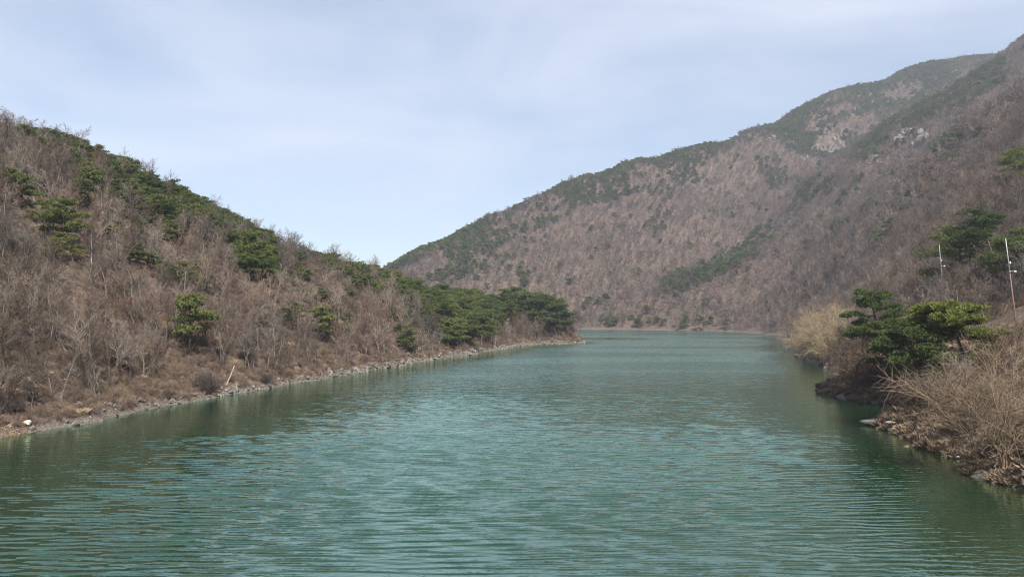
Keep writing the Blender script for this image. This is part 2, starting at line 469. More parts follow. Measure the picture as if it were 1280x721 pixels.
# ------------------------------------------------------------------ plant builders
class Tubes:
    def __init__(s): s.V, s.F, s.n = [], [], 0
    def add(s, p, r, k=3):
        p = np.asarray(p, float); m = len(p)
        d = np.gradient(p, axis=0); d /= np.linalg.norm(d, axis=1)[:, None] + 1e-9
        ref = np.array([0, 0, 1.0]) if abs(d[0, 2]) < .9 else np.array([1.0, 0, 0])
        u = np.cross(d, ref); u /= np.linalg.norm(u, axis=1)[:, None] + 1e-9
        v = np.cross(d, u)
        a = np.arange(k) * 2 * math.pi / k
        ring = p[:, None] + (u[:, None] * np.cos(a)[None, :, None] + v[:, None] * np.sin(a)[None, :, None]) * np.asarray(r)[:, None, None]
        s.V.append(ring.reshape(-1, 3))
        i = np.arange(m - 1)[:, None] * k; j = np.arange(k)[None]; j2 = (j + 1) % k
        s.F.append((np.stack([i + j, i + j2, i + k + j2, i + k + j], -1).reshape(-1, 4)) + s.n)
        s.n += m * k
    def arrays(s): return np.concatenate(s.V), np.concatenate(s.F)
    def mesh(s, name, m, sm=True):
        V, F = s.arrays()
        return mesh_np(name, V, F, [m], smooth_shade=sm)

def path(r, p, d, L, nseg, wob, up):
    q = [np.array(p, float)]; d = np.array(d, float); d /= np.linalg.norm(d)
    for _ in range(nseg):
        d = d + r.normal(0, wob, 3) + np.array([0, 0, up]); d /= np.linalg.norm(d)
        q.append(q[-1] + d * L / nseg)
    return np.array(q)

def at_t(q, t):
    f = t * (len(q) - 1); i = min(int(f), len(q) - 2); f -= i
    return q[i] * (1 - f) + q[i + 1] * f, q[i + 1] - q[i]

def side_dir(r, d, ang):
    d = d / (np.linalg.norm(d) + 1e-9)
    while True:
        s = r.normal(0, 1, 3); s -= d * s.dot(d)
        if np.linalg.norm(s) > .2: break
    s /= np.linalg.norm(s)
    return d * math.cos(ang) + s * math.sin(ang)

def bare_tree(seed, H, counts, rt, twig_r, start=.28, spread=.75):
    """returns trunk tubes, crown tubes"""
    r = np.random.default_rng(seed)
    T, C = Tubes(), Tubes()
    tr = path(r, (0, 0, -.4), (r.normal(0, .12), r.normal(0, .12), 1), H * .92 + .4, 7, .10, .03)
    T.add(tr, np.linspace(rt, rt * .22, 8), 6)
    n0, n1, n2, n3 = counts
    for i in range(n0):
        t = start + (1 - start) * (i + r.random()) / n0
        p, d = at_t(tr, t)
        L = H * (.50 - .26 * t) * r.uniform(.75, 1.2)
        q1 = path(r, p, side_dir(r, d, spread * r.uniform(.75, 1.25)), L, 4, .13, .07)
        C.add(q1, np.linspace(rt * (.5 - .3 * t), twig_r * 1.4, 5), 4)
        for j in range(n1):
            p, d = at_t(q1, .25 + .75 * (j + r.random()) / n1)
            q2 = path(r, p, side_dir(r, d, .7 * r.uniform(.6, 1.3)), L * .5 * r.uniform(.6, 1.1), 3, .15, .08)
            C.add(q2, np.linspace(twig_r * 1.7, twig_r, 4), 3)
            for k in range(n2):
                p, d = at_t(q2, .2 + .8 * (k + r.random()) / n2)
                q3 = path(r, p, side_dir(r, d, .6 * r.uniform(.6, 1.4)), L * .26 * r.uniform(.6, 1.2), 2, .16, .06)
                C.add(q3, np.linspace(twig_r, twig_r * .6, 3), 3)
                for m in range(n3):
                    p, d = at_t(q3, r.uniform(.2, .95))
                    q4 = path(r, p, side_dir(r, d, r.uniform(.4, .9)), L * .15 * r.uniform(.6, 1.2), 1, 0, .02)
                    C.add(q4, [twig_r * .7, twig_r * .35], 3)
    return T, C

def bush(seed, H, R, stems, n1, n2, tr_):
    r = np.random.default_rng(seed); C = Tubes()
    for i in range(stems):
        a = r.uniform(0, 2 * math.pi); tilt = r.uniform(.1, 1.0) ** .8 * math.atan2(R, H * .7)
        d = (math.cos(a) * math.sin(tilt), math.sin(a) * math.sin(tilt), math.cos(tilt))
        L = H * r.uniform(.75, 1.12)
        q = path(r, (r.normal(0, R * .14), r.normal(0, R * .14), -.25), d, L, 5, .13, -.015)
        C.add(q, np.linspace(tr_ * 2.4, tr_ * .9, 6), 4)
        for j in range(n1):
            p, dd = at_t(q, .2 + .8 * (j + r.random()) / n1)
            q2 = path(r, p, side_dir(r, dd, r.uniform(.35, 1.25)), L * .38 * r.uniform(.5, 1.1), 3, .15, .02)
            C.add(q2, np.linspace(tr_, tr_ * .6, 4), 3)
            for k in range(n2):
                p, dd = at_t(q2, r.uniform(.15, .95))
                q3 = path(r, p, side_dir(r, dd, r.uniform(.4, 1.3)), L * .17 * r.uniform(.5, 1.2), 2, .14, 0)
                C.add(q3, np.linspace(tr_ * .65, tr_ * .3, 3), 3)
    return C

def tufts(r, centers, normals, size, nn, wid):
    """fans of needles; each a narrow triangle"""
    m = len(centers)
    d = r.normal(0, 1, (m, nn, 3)); d[..., 2] = np.abs(d[..., 2]) * .6
    d = d / np.linalg.norm(d, axis=-1, keepdims=True) + normals[:, None] * .8
    d /= np.linalg.norm(d, axis=-1, keepdims=True)
    s = np.cross(d, r.normal(0, 1, (m, nn, 3))); s /= np.linalg.norm(s, axis=-1, keepdims=True)
    L = size * r.uniform(.7, 1.25, (m, nn, 1))
    c = centers[:, None]
    a, b, t = c - s * wid, c + s * wid, c + d * L
    mid1, mid2 = c + d * L * .55 + s * wid * 1.4, c + d * L * .55 - s * wid * 1.4
    V = np.stack([np.broadcast_to(c, t.shape), mid1, t, mid2], 2).reshape(-1, 3)
    F = np.arange(len(V)).reshape(-1, 4)
    return V, F

def pine(seed, H, lean, nlimb, pad_r, ntuft, start=.4, size=.34, wid=.035, trunk_r=.16, reach=.36, bend=(0, 0)):
    r = np.random.default_rng(seed)
    T, NV, NF, off = Tubes(), [], [], 0
    d0 = np.array([lean[0], lean[1], 1.0])
    q = [np.array([0, 0, -.4])]; d = d0 / np.linalg.norm(d0)
    for i in range(8):
        q.append(q[-1] + d * (H * .9) / 8)
        d = d + r.normal(0, .10, 3) + np.array([bend[0], bend[1], .05]); d /= np.linalg.norm(d)
    q = np.array(q)
    T.add(q, np.linspace(trunk_r, trunk_r * .25, 9), 7)
    pads = []
    for i in range(nlimb):
        t = start + (1 - start) * (i + r.uniform(.1, .9)) / nlimb
        p, dd = at_t(q, min(t, .999))
        a = i * 2.4 + r.uniform(-.5, .5)
        L = H * reach * (1.12 - .72 * ((t - start) / (1 - start)) ** 1.5) * r.uniform(.6, 1.12)
        b = path(r, p, (math.cos(a), math.sin(a), r.uniform(-.05, .35)), L, 4, .12, .02)
        T.add(b, np.linspace(trunk_r * (.5 - .25 * t), .02, 5), 4)
        R = pad_r * (1.1 - .45 * t) * r.uniform(.75, 1.2)
        pads.append((b[-1], R))
        if L > R * 1.2:
            pads.append((at_t(b, .6)[0] + r.normal(0, .2 * R, 3) * (1, 1, .3), R * .8))
    pads.append((q[-1] + np.array([0, 0, .1]), pad_r * .62)); pads.append((q[-2] + r.normal(0, .3, 3) * (1, 1, 0), pad_r * .7))
    for c, R in pads:
        m = int(ntuft * (R / pad_r) ** 2) + 12
        # three to four lobes in a pad, so that its outline is uneven
        lob = [(np.array([r.normal(0, .5), r.normal(0, .5), r.normal(0, .12)]) * R, R * r.uniform(.4, .72)) for _ in range(5)]
        w = r.integers(0, 5, m)
        lc = np.array([x[0] for x in lob])[w]; lr = np.array([x[1] for x in lob])[w]
        rad, an = np.sqrt(r.random(m)), r.uniform(0, 2 * math.pi, m)
        hz = lr * .46 * (1 - rad ** 2) * np.where(r.random(m) < .75, 1, -.35) + r.normal(0, .05, m)
        cc = c + lc + np.c_[np.cos(an) * rad * lr, np.sin(an) * rad * lr, hz]
        nn = np.c_[np.cos(an) * rad, np.sin(an) * rad, np.full(m, .7)]
        V, F = tufts(r, cc, nn, size, 6, wid)
        NV.append(V); NF.append(F + off); off += len(V)
    return T, np.concatenate(NV), np.concatenate(NF)

def conifer_mesh(tag_, *a, k_mat=None, **k):
    T, V, F = pine(*a, **k)
    tv, tf = T.arrays()
    trunk = mesh_np(tag_ + '_trunk', tv, tf, [M_pbark], smooth_shade=True)
    crown = mesh_np(tag_ + '_crown', V, F, [k_mat or M_needle])
    both = mesh_np(tag_ + '_whole', np.r_[tv, V], np.r_[tf, F + len(tv)], [M_pbark, M_needle], np.r_[np.zeros(len(tf)), np.ones(len(F))])
    return trunk, crown, both

def bare_mesh(tag_, *a, **k):
    T, C = bare_tree(*a, **k)
    tv, tf = T.arrays(); cv, cf = C.arrays()
    trunk = mesh_np(tag_ + '_trunk', tv, tf, [M_bark], smooth_shade=True)
    crown = mesh_np(tag_ + '_crown', cv, cf, [M_twig])
    both = mesh_np(tag_ + '_whole', np.r_[tv, cv], np.r_[tf, cf + len(tv)], [M_bark, M_twig], np.r_[np.zeros(len(tf)), np.ones(len(cf))])
    return trunk, crown, both

NEAR = [bare_mesh('bare%d' % i, 100 + i, h, c, t, w, start=st, spread=sp) for i, (h, c, t, w, st, sp) in enumerate([
    (7.0, (10, 6, 5, 2), .10, .015, .22, .62), (7.0, (11, 6, 5, 2), .11, .015, .30, .80), (7.2, (12, 6, 5, 2), .12, .015, .38, .70),
    (6.4, (10, 6, 5, 2), .10, .014, .15, .70), (8.6, (9, 5, 4, 2), .13, .014, .45, .50), (8.8, (8, 5, 4, 2), .12, .014, .50, .55),
    (5.2, (13, 6, 5, 2), .08, .013, .10, .85), (7.6, (7, 5, 4, 1), .15, .020, .35, .75), (6.6, (14, 7, 4, 2), .09, .012, .25, .65), (8.2, (6, 5, 5, 2), .11, .014, .55, .60)])]
FARB = [bare_mesh('farbare%d' % i, 200 + i, 7.0, (9, 5, 4, 1), .13, .035, start=.2, spread=.8)[2] for i in range(5)]
PINES = [conifer_mesh('pine%d' % i, 300 + i, 7.5, (l0, l1), 10 + i % 3, 1.35, 120, start=s) for i, (l0, l1, s) in enumerate([(.1, 0, .35), (-.18, .1, .42), (.05, -.15, .3), (.22, .1, .45), (-.08, -.05, .25), (0, .12, .38)])]
FARP = [conifer_mesh('farpine%d' % i, 320 + i, 7.5, (.1 * i - .1, .05), 8, 1.6, 40, start=.3, size=.75, wid=.11)[2] for i in range(3)]
BUSH = [bush(400 + i, 2.4, 1.7, 16, 7, 5, .012).mesh('brush%d' % i, M_brush, False) for i in range(5)]
TAN = [bush(400 + i, 2.4, 1.7, 16, 7, 5, .012).mesh('tan_brush%d' % i, M_tan, False) for i in range(5)]
WILL = [bush(420 + i, 3.2, 2.2, 44, 9, 7, .010).mesh('willow%d' % i, M_willow, False) for i in range(2)]
def grass_mesh(seed, nb, h, R):
    r = np.random.default_rng(seed)
    a = r.uniform(0, 2 * math.pi, nb); rad = R * np.sqrt(r.random(nb))
    c = np.c_[np.cos(a) * rad, np.sin(a) * rad, np.full(nb, -.05)]
    d = r.normal(0, .45, (nb, 3)); d[:, 2] = 1; d /= np.linalg.norm(d, axis=1)[:, None]
    s = np.cross(d, r.normal(0, 1, (nb, 3))); s /= np.linalg.norm(s, axis=1)[:, None]
    L = h * r.uniform(.5, 1.2, (nb, 1))
    m = c + d * L * .6; t = m + (d * .5 + np.c_[d[:, :2] * 1.6, np.full(nb, -.15)] * .5) * L * .5
    V = np.stack([c - s * .009, c + s * .009, m + s * .007, t], 1).reshape(-1, 3)
    return mesh_np('grass%d' % seed, V, np.arange(len(V)).reshape(-1, 4), [M_grass])
GRASS = [grass_mesh(500 + i, 200, .85, .6) for i in range(3)]

# ------------------------------------------------------------------ where plants stand
def jitter(x0, x1, y0, y1, s):
    X, Y = np.meshgrid(np.arange(x0, x1, s), np.arange(y0, y1, s))
    X = X.ravel() + rng.uniform(-.55, .55, X.size) * s; Y = Y.ravel() + rng.uniform(-.55, .55, Y.size) * s
    return X, Y

def visible(x, y, z, top, margin=6.0):
    """True where the top of a plant of this height can be seen over the ground before it (with some margin for other viewpoints)"""
    px, py = project(x, y, z + top)
    ok = (px > -190) & (px < 1470) & (y > 25)
    f = np.linspace(.05, .97, 70)
    for i in range(0, len(x), 4000):
        s = slice(i, i + 4000)
        lx, ly = x[s, None] * f, y[s, None] * f
        lz = CAM_H + (z[s] + top + margin - CAM_H)[:, None] * f
        ok[s] &= (sample(lx, ly) < lz).all(1)
    return ok

def place(x0, x1, y0, y1, s, zmin, top):
    X, Y = jitter(x0, x1, y0, y1, s)
    Zz = sample(X, Y)
    k = (Zz > zmin); X, Y, Zz = X[k], Y[k], Zz[k]
    k = visible(X, Y, Zz, top)
    return X[k], Y[k], Zz[k]

def inst(name, meshes, pos, scl, idx=None, lean=.08, kind='stuff', label=None):
    """many plants as one object of kind stuff: geometry-node instances on a point cloud mesh"""
    pos = np.asarray(pos, np.float32); m = len(pos)
    src = bpy.data.collections.new(name + '_source')
    for i, me in enumerate(meshes):
        src.objects.link(bpy.data.objects.new('%s_source_%02d' % (name, i), me))
    pm = bpy.data.meshes.new(name); pm.vertices.add(m); pm.vertices.foreach_set('co', pos.ravel())
    scl = np.asarray(scl, np.float32)
    if scl.ndim == 1: scl = np.repeat(scl[:, None], 3, 1)
    rot = np.c_[rng.normal(0, lean, m), rng.normal(0, lean, m), rng.uniform(0, 6.283, m)].astype(np.float32)
    if idx is None: idx = rng.integers(0, len(meshes), m)
    pm.attributes.new('rot', 'FLOAT_VECTOR', 'POINT').data.foreach_set('vector', rot.ravel())
    pm.attributes.new('scl', 'FLOAT_VECTOR', 'POINT').data.foreach_set('vector', scl.ravel())
    pm.attributes.new('idx', 'INT', 'POINT').data.foreach_set('value', np.asarray(idx, np.int32))
    o = link(name, pm)
    ng = bpy.data.node_groups.new(name, 'GeometryNodeTree')
    ng.interface.new_socket('Geometry', in_out='INPUT', socket_type='NodeSocketGeometry')
    ng.interface.new_socket('Geometry', in_out='OUTPUT', socket_type='NodeSocketGeometry')
    N, L = ng.nodes, ng.links
    gi, go = N.new('NodeGroupInput'), N.new('NodeGroupOutput')
    ci = N.new('GeometryNodeCollectionInfo'); ci.inputs['Collection'].default_value = src
    ci.inputs['Separate Children'].default_value = True; ci.inputs['Reset Children'].default_value = True
    ip = N.new('GeometryNodeInstanceOnPoints'); ip.inputs['Pick Instance'].default_value = True
    def attr(nm, t):
        a_ = N.new('GeometryNodeInputNamedAttribute'); a_.data_type = t; a_.inputs['Name'].default_value = nm
        return a_.outputs['Attribute']
    L.new(gi.outputs[0], ip.inputs['Points']); L.new(ci.outputs[0], ip.inputs['Instance'])
    L.new(attr('idx', 'INT'), ip.inputs['Instance Index'])
    L.new(attr('rot', 'FLOAT_VECTOR'), ip.inputs['Rotation']); L.new(attr('scl', 'FLOAT_VECTOR'), ip.inputs['Scale'])
    L.new(ip.outputs[0], go.inputs[0])
    md = o.modifiers.new('scatter', 'NODES'); md.node_group = ng
    return tag(o, label, None, None, kind)

def near_poly(px, py, pts_, r):
    d = np.full(px.shape, 1e9)
    for (ax, ay), (bx, by) in zip(pts_[:-1], pts_[1:]):
        t = np.clip(((px - ax) * (bx - ax) + (py - ay) * (by - ay)) / ((bx - ax) ** 2 + (by - ay) ** 2), 0, 1)
        d = np.minimum(d, np.hypot(px - ax - t * (bx - ax), py - ay - t * (by - ay)))
    return d < r

# ------------------------------------------------------------------ where each kind stands
def inside(px, py, poly):
    r = np.zeros(px.shape, bool)
    for (ax, ay), (bx, by) in zip(poly, poly[1:] + poly[:1]):
        c = ((ay > py) != (by > py)) & (px < (bx - ax) * (py - ay) / (by - ay + 1e-9) + ax)
        r ^= c
    return r

nx_, ny_, nz_ = place(-150, 130, 40, 400, 2.5, 1.5, 7)
ex_, ey_, ez_ = place(130, 420, 60, 400, 3.4, 1.6, 7)
fx_, fy_, fz_ = place(-330, 980, 400, 1400, 4.6, 1.3, 7)
NX, NY, NZ = np.r_[nx_, ex_], np.r_[ny_, ey_], np.r_[nz_, ez_]
npx, npy = project(NX, NY, NZ)
fpx, fpy = project(fx_, fy_, fz_)
cl = vnoise(NX / 14, NY / 14)                                   # clumping
cf = vnoise(fx_ / 45, fy_ / 45) + .5 * vnoise(fx_ / 17, fy_ / 17 + 8)
# pines of the near hill: bands under the skyline and the headland (bounds read off the photograph as directions)
R1 = [(75, 165), (240, 232), (300, 262), (300, 292), (235, 280), (150, 250), (90, 215)]
R2 = [(240, 240), (335, 272), (350, 345), (300, 335), (270, 290)]
R3 = [(370, 300), (490, 335), (470, 365), (400, 335)]
R4 = [(480, 340), (560, 365), (575, 395), (545, 425), (500, 395)]
R5 = [(540, 372), (700, 380), (704, 424), (668, 408), (640, 404), (612, 428), (590, 436), (558, 438), (545, 415)]
R0 = [(-60, 110), (80, 168), (90, 195), (-60, 150)]
for R_ in (R0, R1, R2, R3): R_[:] = [(a_, b_ + 20) for a_, b_ in R_]
RH = [(0, 190), (560, 385), (560, 430), (420, 430), (300, 380), (0, 330)]
u = rng.random(len(NX))
left = NX < 40
pr_ = np.zeros(len(NX))
for poly, p in ((R0, .16), (R1, .80), (R2, .62), (R3, .50), (R4, .72), (R5, 1.0), (RH, .10)):
    pr_ = np.maximum(pr_, inside(npx, npy, poly) * p)
pr_ = np.where(pr_ < .9, pr_ * np.where(cl > 0.02, 1.35, .55), pr_)
near_pine = left & (u < pr_)
thin = np.ones(len(NX), bool)
thin[near_pine & inside(npx, npy, R5)] = rng.random((near_pine & inside(npx, npy, R5)).sum()) < .6
near_bare = ~near_pine & ~(inside(npx, npy, R5) & left)
near_pine &= thin
# clearing of pale brush under the ridge and the open foot by the water
clear = inside(npx, npy, [(120, 255), (200, 265), (330, 330), (300, 345), (180, 315)]) & left & (rng.random(len(NX)) < .3)
foot = left & (NZ < 4) & (NY < 190) & (rng.random(len(NX)) < .25)
near_bare &= ~clear & ~foot
# right bank: trees keep off the low bank in front, shrubs take it
near_bare &= ~((NX > 25) & (NZ < 7.5) & (NY < 150) & (rng.random(len(NX)) < .85))
near_bare &= ~((NX > 25) & (NY < 105) & (rng.random(len(NX)) < .6))

def too_tall(x, y, z, h):
    """plants of the low bank that would stand in front of its pines: the bank there is grown with low shrubs only"""
    a, b = project(x, y, z + h)
    lim = np.interp(a, [1030, 1060, 1110, 1150, 1215, 1245, 1280, 1400], [455, 468, 462, 470, 462, 420, 398, 380])
    return (x > 25) & (y < 122) & (b < lim) & (a > 1030)
SINGLE = []
for px, py, hp, lab in [
        (32, 262, 46, 'broad bright pine at the upper edge of the near hillside woods, beside the picture edge'),
        (104, 262, 52, 'dark layered pine standing alone below the near crest, above the brown clearing'),
        (78, 312, 58, 'tall bushy pine below the broad bright pine on the near hillside'),
        (92, 330, 36, 'small dark pine at the foot of the tall bushy pine on the near hillside'),
        (202, 292, 40, 'low rounded pine at the top edge of the brown clearing'),
        (172, 335, 24, 'small yellow-green pine at the lower edge of the brown clearing'),
        (236, 440, 66, 'narrow tiered pine alone above the water on the near hillside'),
        (108, 400, 22, 'very small pine amid bare twigs on the lower near hillside'),
        (152, 378, 20, 'very small bright pine between the tiered pine and the clearing'),
        (318, 345, 52, 'large full pine just below the near crest, right of the brown clearing'),
        (362, 415, 34, 'pale green open pine halfway down the near hillside, before the paired pines'),
        (400, 428, 40, 'darker of the paired pines halfway down the near hillside'),
        (380, 372, 34, 'thin pale pine above the paired pines on the near hillside'),
        (366, 345, 28, 'small dark pine under the crest, above the thin pale pine'),
        (506, 440, 28, 'small pine alone close above the rocky waterline before the headland')]:
    g = hit(px, py)
    SINGLE.append((g, hp * g[1] / FPX, lab))
for g, h, _ in SINGLE:                                      # room for their crowns
    t_ = np.clip((g[1] - NY) / 9.0, 0, 1)
    near_bare &= ~((np.hypot(NX - g[0] * (1 - t_ * 9.0 / g[1]), NY - g[1] + 9.0 * t_) < .34 * h + .6))
# far pines: crest band, gully, flank patch, shore groups
CREST = [(480, 332), (540, 303), (600, 274), (650, 252), (700, 232), (750, 213), (800, 198), (870, 189), (935, 163), (1000, 134), (1060, 109), (1130, 88), (1215, 90)]
pf = np.zeros(len(fx_))
a_ = fy_ > 640
pf = np.maximum(pf, near_poly(fpx, fpy, CREST, 16) * a_ * .85)
pf = np.maximum(pf, near_poly(fpx, fpy, CREST, 42) * a_ * np.where(cf > .02, .65, .12))
pf = np.maximum(pf, near_poly(fpx, fpy, [(1000, 175), (1080, 185), (1120, 150), (1190, 115)], 20) * np.where(cf > -.1, .75, .25))
pf = np.maximum(pf, inside(fpx, fpy, [(500, 335), (600, 280), (640, 275), (625, 320), (560, 362), (520, 350)]) * np.where(cf > 0, .6, .12))
pf = np.maximum(pf, near_poly(fpx, fpy, [(838, 362), (880, 342), (925, 322), (960, 292)], 12) * .72)
pf = np.maximum(pf, near_poly(fpx, fpy, [(610, 330), (640, 335), (650, 350)], 12) * .4)
pf = np.maximum(pf, near_poly(fpx, fpy, [(800, 205), (830, 250), (820, 285)], 14) * .55)
pf = np.maximum(pf, near_poly(fpx, fpy, [(960, 205), (990, 240), (1060, 235)], 14) * .45)
pf = np.maximum(pf, near_poly(fpx, fpy, [(1100, 305), (1120, 290)], 7) * .8)
pf = np.maximum(pf, near_poly(fpx, fpy, [(1190, 238), (1215, 222), (1250, 205)], 10) * .8)
pf = np.maximum(pf, near_poly(fpx, fpy, [(1230, 75), (1275, 45)], 10) * .8)
pf = np.maximum(pf, near_poly(fpx, fpy, [(1170, 190), (1195, 170)], 7) * .7)
for c in ((718, 409), (798, 410), (855, 412), (880, 413), (825, 403), (765, 406)):
    pf = np.maximum(pf, (np.hypot((fpx - c[0]) / 4, (fpy - c[1]) / 6) < 1) * .8)
pf = np.maximum(pf, .018)
pf = np.maximum(pf * (.35 + .75 * smooth(-.3, .15, cf + rng.normal(0, .08, len(cf))))  , np.where(fpx > 1000, .045, .014))
far_pine = rng.random(len(fx_)) < pf
OUT = [((1038, 182), 22, 14), ((1012, 203), 13, 8), ((1135, 172), 26, 11), ((1095, 202), 14, 8), ((968, 172), 8, 6)]
far_bare = ~far_pine
for (cx, cy), rx_, ry_ in OUT:
    far_bare &= ~((np.hypot((fpx - cx) / rx_, (fpy - cy) / ry_) < 1) & (rng.random(len(fx_)) < .45))
far_pine &= ~(np.hypot((fpx - 1038) / 20, (fpy - 182) / 12) < 1)

# ------------------------------------------------------------------ trees as things, the farther rest as woods
def tree_thing(name, proto, loc, scl, rz, lean, label, cat, group):
    t = bpy.data.objects.new(name, None); COL.objects.link(t)
    t.empty_display_size = .5
    t.location = loc; t.rotation_euler = (lean[0], lean[1], rz); t.scale = (scl,) * 3 if not hasattr(scl, '__len__') else scl
    tag(t, label, cat, group)
    link('trunk', proto[0], t); link('crown', proto[1], t)
    return t

def pick_largest(x, y, z, h, count, top=6):
    """the ones that show largest in the frame"""
    px, py = project(x, y, z + h * .6)
    ok = (px > 4) & (px < 1276) & (py > 4) & (py < 716) & visible(x, y, z, top, 0.0)
    key = np.where(ok, h / y, -1)
    sel = np.argsort(-key)[:count]
    m = np.zeros(len(x), bool); m[sel[key[sel] > 0]] = True
    return m

i = np.where(near_bare)[0]
hs = rng.uniform(.55, 1.12, len(i)) * np.where(NX[i] > 25, 1.0, 1.0)
ok_ = ~too_tall(NX[i], NY[i], NZ[i], hs * 7); i, hs = i[ok_], hs[ok_]
big = pick_largest(NX[i], NY[i], NZ[i], hs * 7, 300)
print('near bare', len(i), 'things', big.sum())
for k in np.where(big)[0]:
    q = i[k]
    lab, grp = (('leafless grey-brown tree among the bare woods on the steep bank around the leaning poles', 'bare trees around the leaning poles')
                if NX[q] > 25 else ('leafless brown-grey tree among the bare woods on the hillside opposite the leaning poles', 'bare trees on the hillside opposite the poles'))
    if NX[q] > 25:
        if NY[q] > 150: lab, grp = 'leafless tree of the brown woods on the slope beyond the shorter pole', 'bare trees beyond the shorter pole'
    elif NZ[q] < 7: lab, grp = 'leafless tree at the foot of the hillside opposite the poles, close above the waterline', 'bare trees at the foot of the hillside'
    elif NZ[q] > 30: lab, grp = 'leafless grey tree high on the hill opposite the poles, near its crest', 'bare trees near the crest opposite the poles'
    else: lab, grp = 'leafless brown-grey tree halfway up the hillside opposite the poles', 'bare trees halfway up the hillside'
    tree_thing('bare_tree', NEAR[rng.integers(len(NEAR))], (NX[q], NY[q], NZ[q]), hs[k], rng.uniform(0, 6.28), rng.normal(0, .09, 2), lab, 'tree', grp)
k = i[~big]
inst('bare_woods', [m[2] for m in NEAR], np.c_[NX[k], NY[k], NZ[k]], hs[~big])
inst('far_bare_woods', FARB, np.c_[fx_, fy_, fz_][far_bare], rng.uniform(.6, 1.45, far_bare.sum()))
inst('far_pine_woods', FARP, np.c_[fx_, fy_, fz_][far_pine], rng.uniform(.7, 1.15, far_pine.sum()), lean=.05)

i = np.where(near_pine)[0]
hs = rng.uniform(.6, 1.1, len(i)); hs[inside(npx[i], npy[i], R5)] *= 1.25
inr = np.any([inside(npx[i], npy[i], R_) for R_ in (R0, R1, R2, R3, R4, R5)], axis=0); hs[~inr] *= .68
big = pick_largest(NX[i], NY[i], NZ[i], hs * 7.5, 230)
print('near pines', len(i), 'things', big.sum())
for k in np.where(big)[0]:
    q = i[k]
    if inside(npx[q:q + 1], npy[q:q + 1], R5)[0]: lab, grp = 'dark green pine in the dense pine clump on the headland tip', 'pines of the headland tip'
    elif inside(npx[q:q + 1], npy[q:q + 1], RH)[0] and not any(inside(npx[q:q + 1], npy[q:q + 1], R)[0] for R in (R1, R2, R3, R4)):
        lab, grp = 'lone green pine scattered among bare trees halfway up the near hillside', 'pines scattered on the near hillside'
    else: lab, grp = 'green pine in the band of pines along the crest of the near hill', 'pines along the near crest'
    tree_thing('pine_tree', PINES[rng.integers(len(PINES))], (NX[q], NY[q], NZ[q]), hs[k], rng.uniform(0, 6.28), rng.normal(0, .05, 2), lab, 'pine', grp)
k = i[~big]
if len(k): inst('pine_woods', [m[2] for m in PINES], np.c_[NX[k], NY[k], NZ[k]], hs[~big])

# single pines that stand out on the near hillside: (column, row of the foot, height in rows)
for g, h, lab in SINGLE:
    tree_thing('pine_tree', PINES[rng.integers(len(PINES))], g, h / 6.2, rng.uniform(0, 6.28), (0, 0), lab, 'pine', 'single pines of the near hillside')

for px, py, hp in [(648, 404, 42), (660, 407, 44), (672, 411, 46), (682, 414, 46), (690, 417, 46), (696, 420, 40), (638, 405, 40), (625, 412, 40), (612, 420, 42), (600, 428, 44), (585, 434, 46), (572, 438, 40), (560, 436, 40), (630, 394, 34), (640, 392, 34), (652, 394, 34), (664, 397, 34), (676, 400, 34), (688, 407, 36), (618, 390, 34)]:
    g = hit(px, py)
    if g is None or g[1] > 420: continue
    tree_thing('pine_tree', PINES[rng.integers(len(PINES))], g, hp * g[1] / FPX / 7.0, rng.uniform(0, 6.28), (0, 0), 'bushy green pine at the lower edge of the headland clump, close above the water', 'pine', 'pines at the lower edge of the headland clump')

for px, py, hp, lab in [(719, 409, 22, 'dark evergreen on the far shore just past the headland tip'), (770, 409, 12, 'small green tree low on the far shore, first of the row after the headland'),
                        (798, 411, 17, 'dark narrow evergreen on the far shore, near the foot of the diagonal pine strip'), (828, 409, 12, 'small dark evergreen on the far shore between two taller ones'),
                        (855, 412, 20, 'tallest dark evergreen of the row on the far shore'), (880, 413, 20, 'olive green tree next to the tallest evergreen on the far shore')]:
    g = hit(px, py, 480)
    if g: tree_thing('pine_tree', PINES[rng.integers(len(PINES))], g, (hp * .75 * g[1] / FPX / 7.2, hp * .75 * g[1] / FPX / 7.2, hp * g[1] / FPX / 7.2), rng.uniform(0, 6.28), (0, 0), lab, 'evergreen', 'evergreens along the far shore')

# ------------------------------------------------------------------ the big pines of the near right bank, each its own shape
def big_pine(px, py, hp, lab, seed, lean, nl, pr, rz=0.0, start=.45, reach=.36, bend=(0, 0), dmin=40, nt=300, D=None, mat_=None):
    if D is None:
        g = hit(px, py, dmin)
    else:
        x = ray(px, py)[0] * D; g = (x, D, float(sample(x, D)))
    if g is None: print('no ground', px, py); return
    h = hp * g[1] / FPX
    pr_m = pr * g[1] / FPX
    proto = conifer_mesh('big_pine', seed, h, lean, nl, pr_m, nt, start=start, size=.42, wid=.04, trunk_r=.024 * h, reach=reach, bend=bend, k_mat=mat_)
    tree_thing('pine_tree', proto, g, 1, rz, (0, 0), lab, 'pine', 'pines of the bank under the poles')
    print('big pine', px, py, 'at', [round(v, 1) for v in g], 'h', round(h, 1))

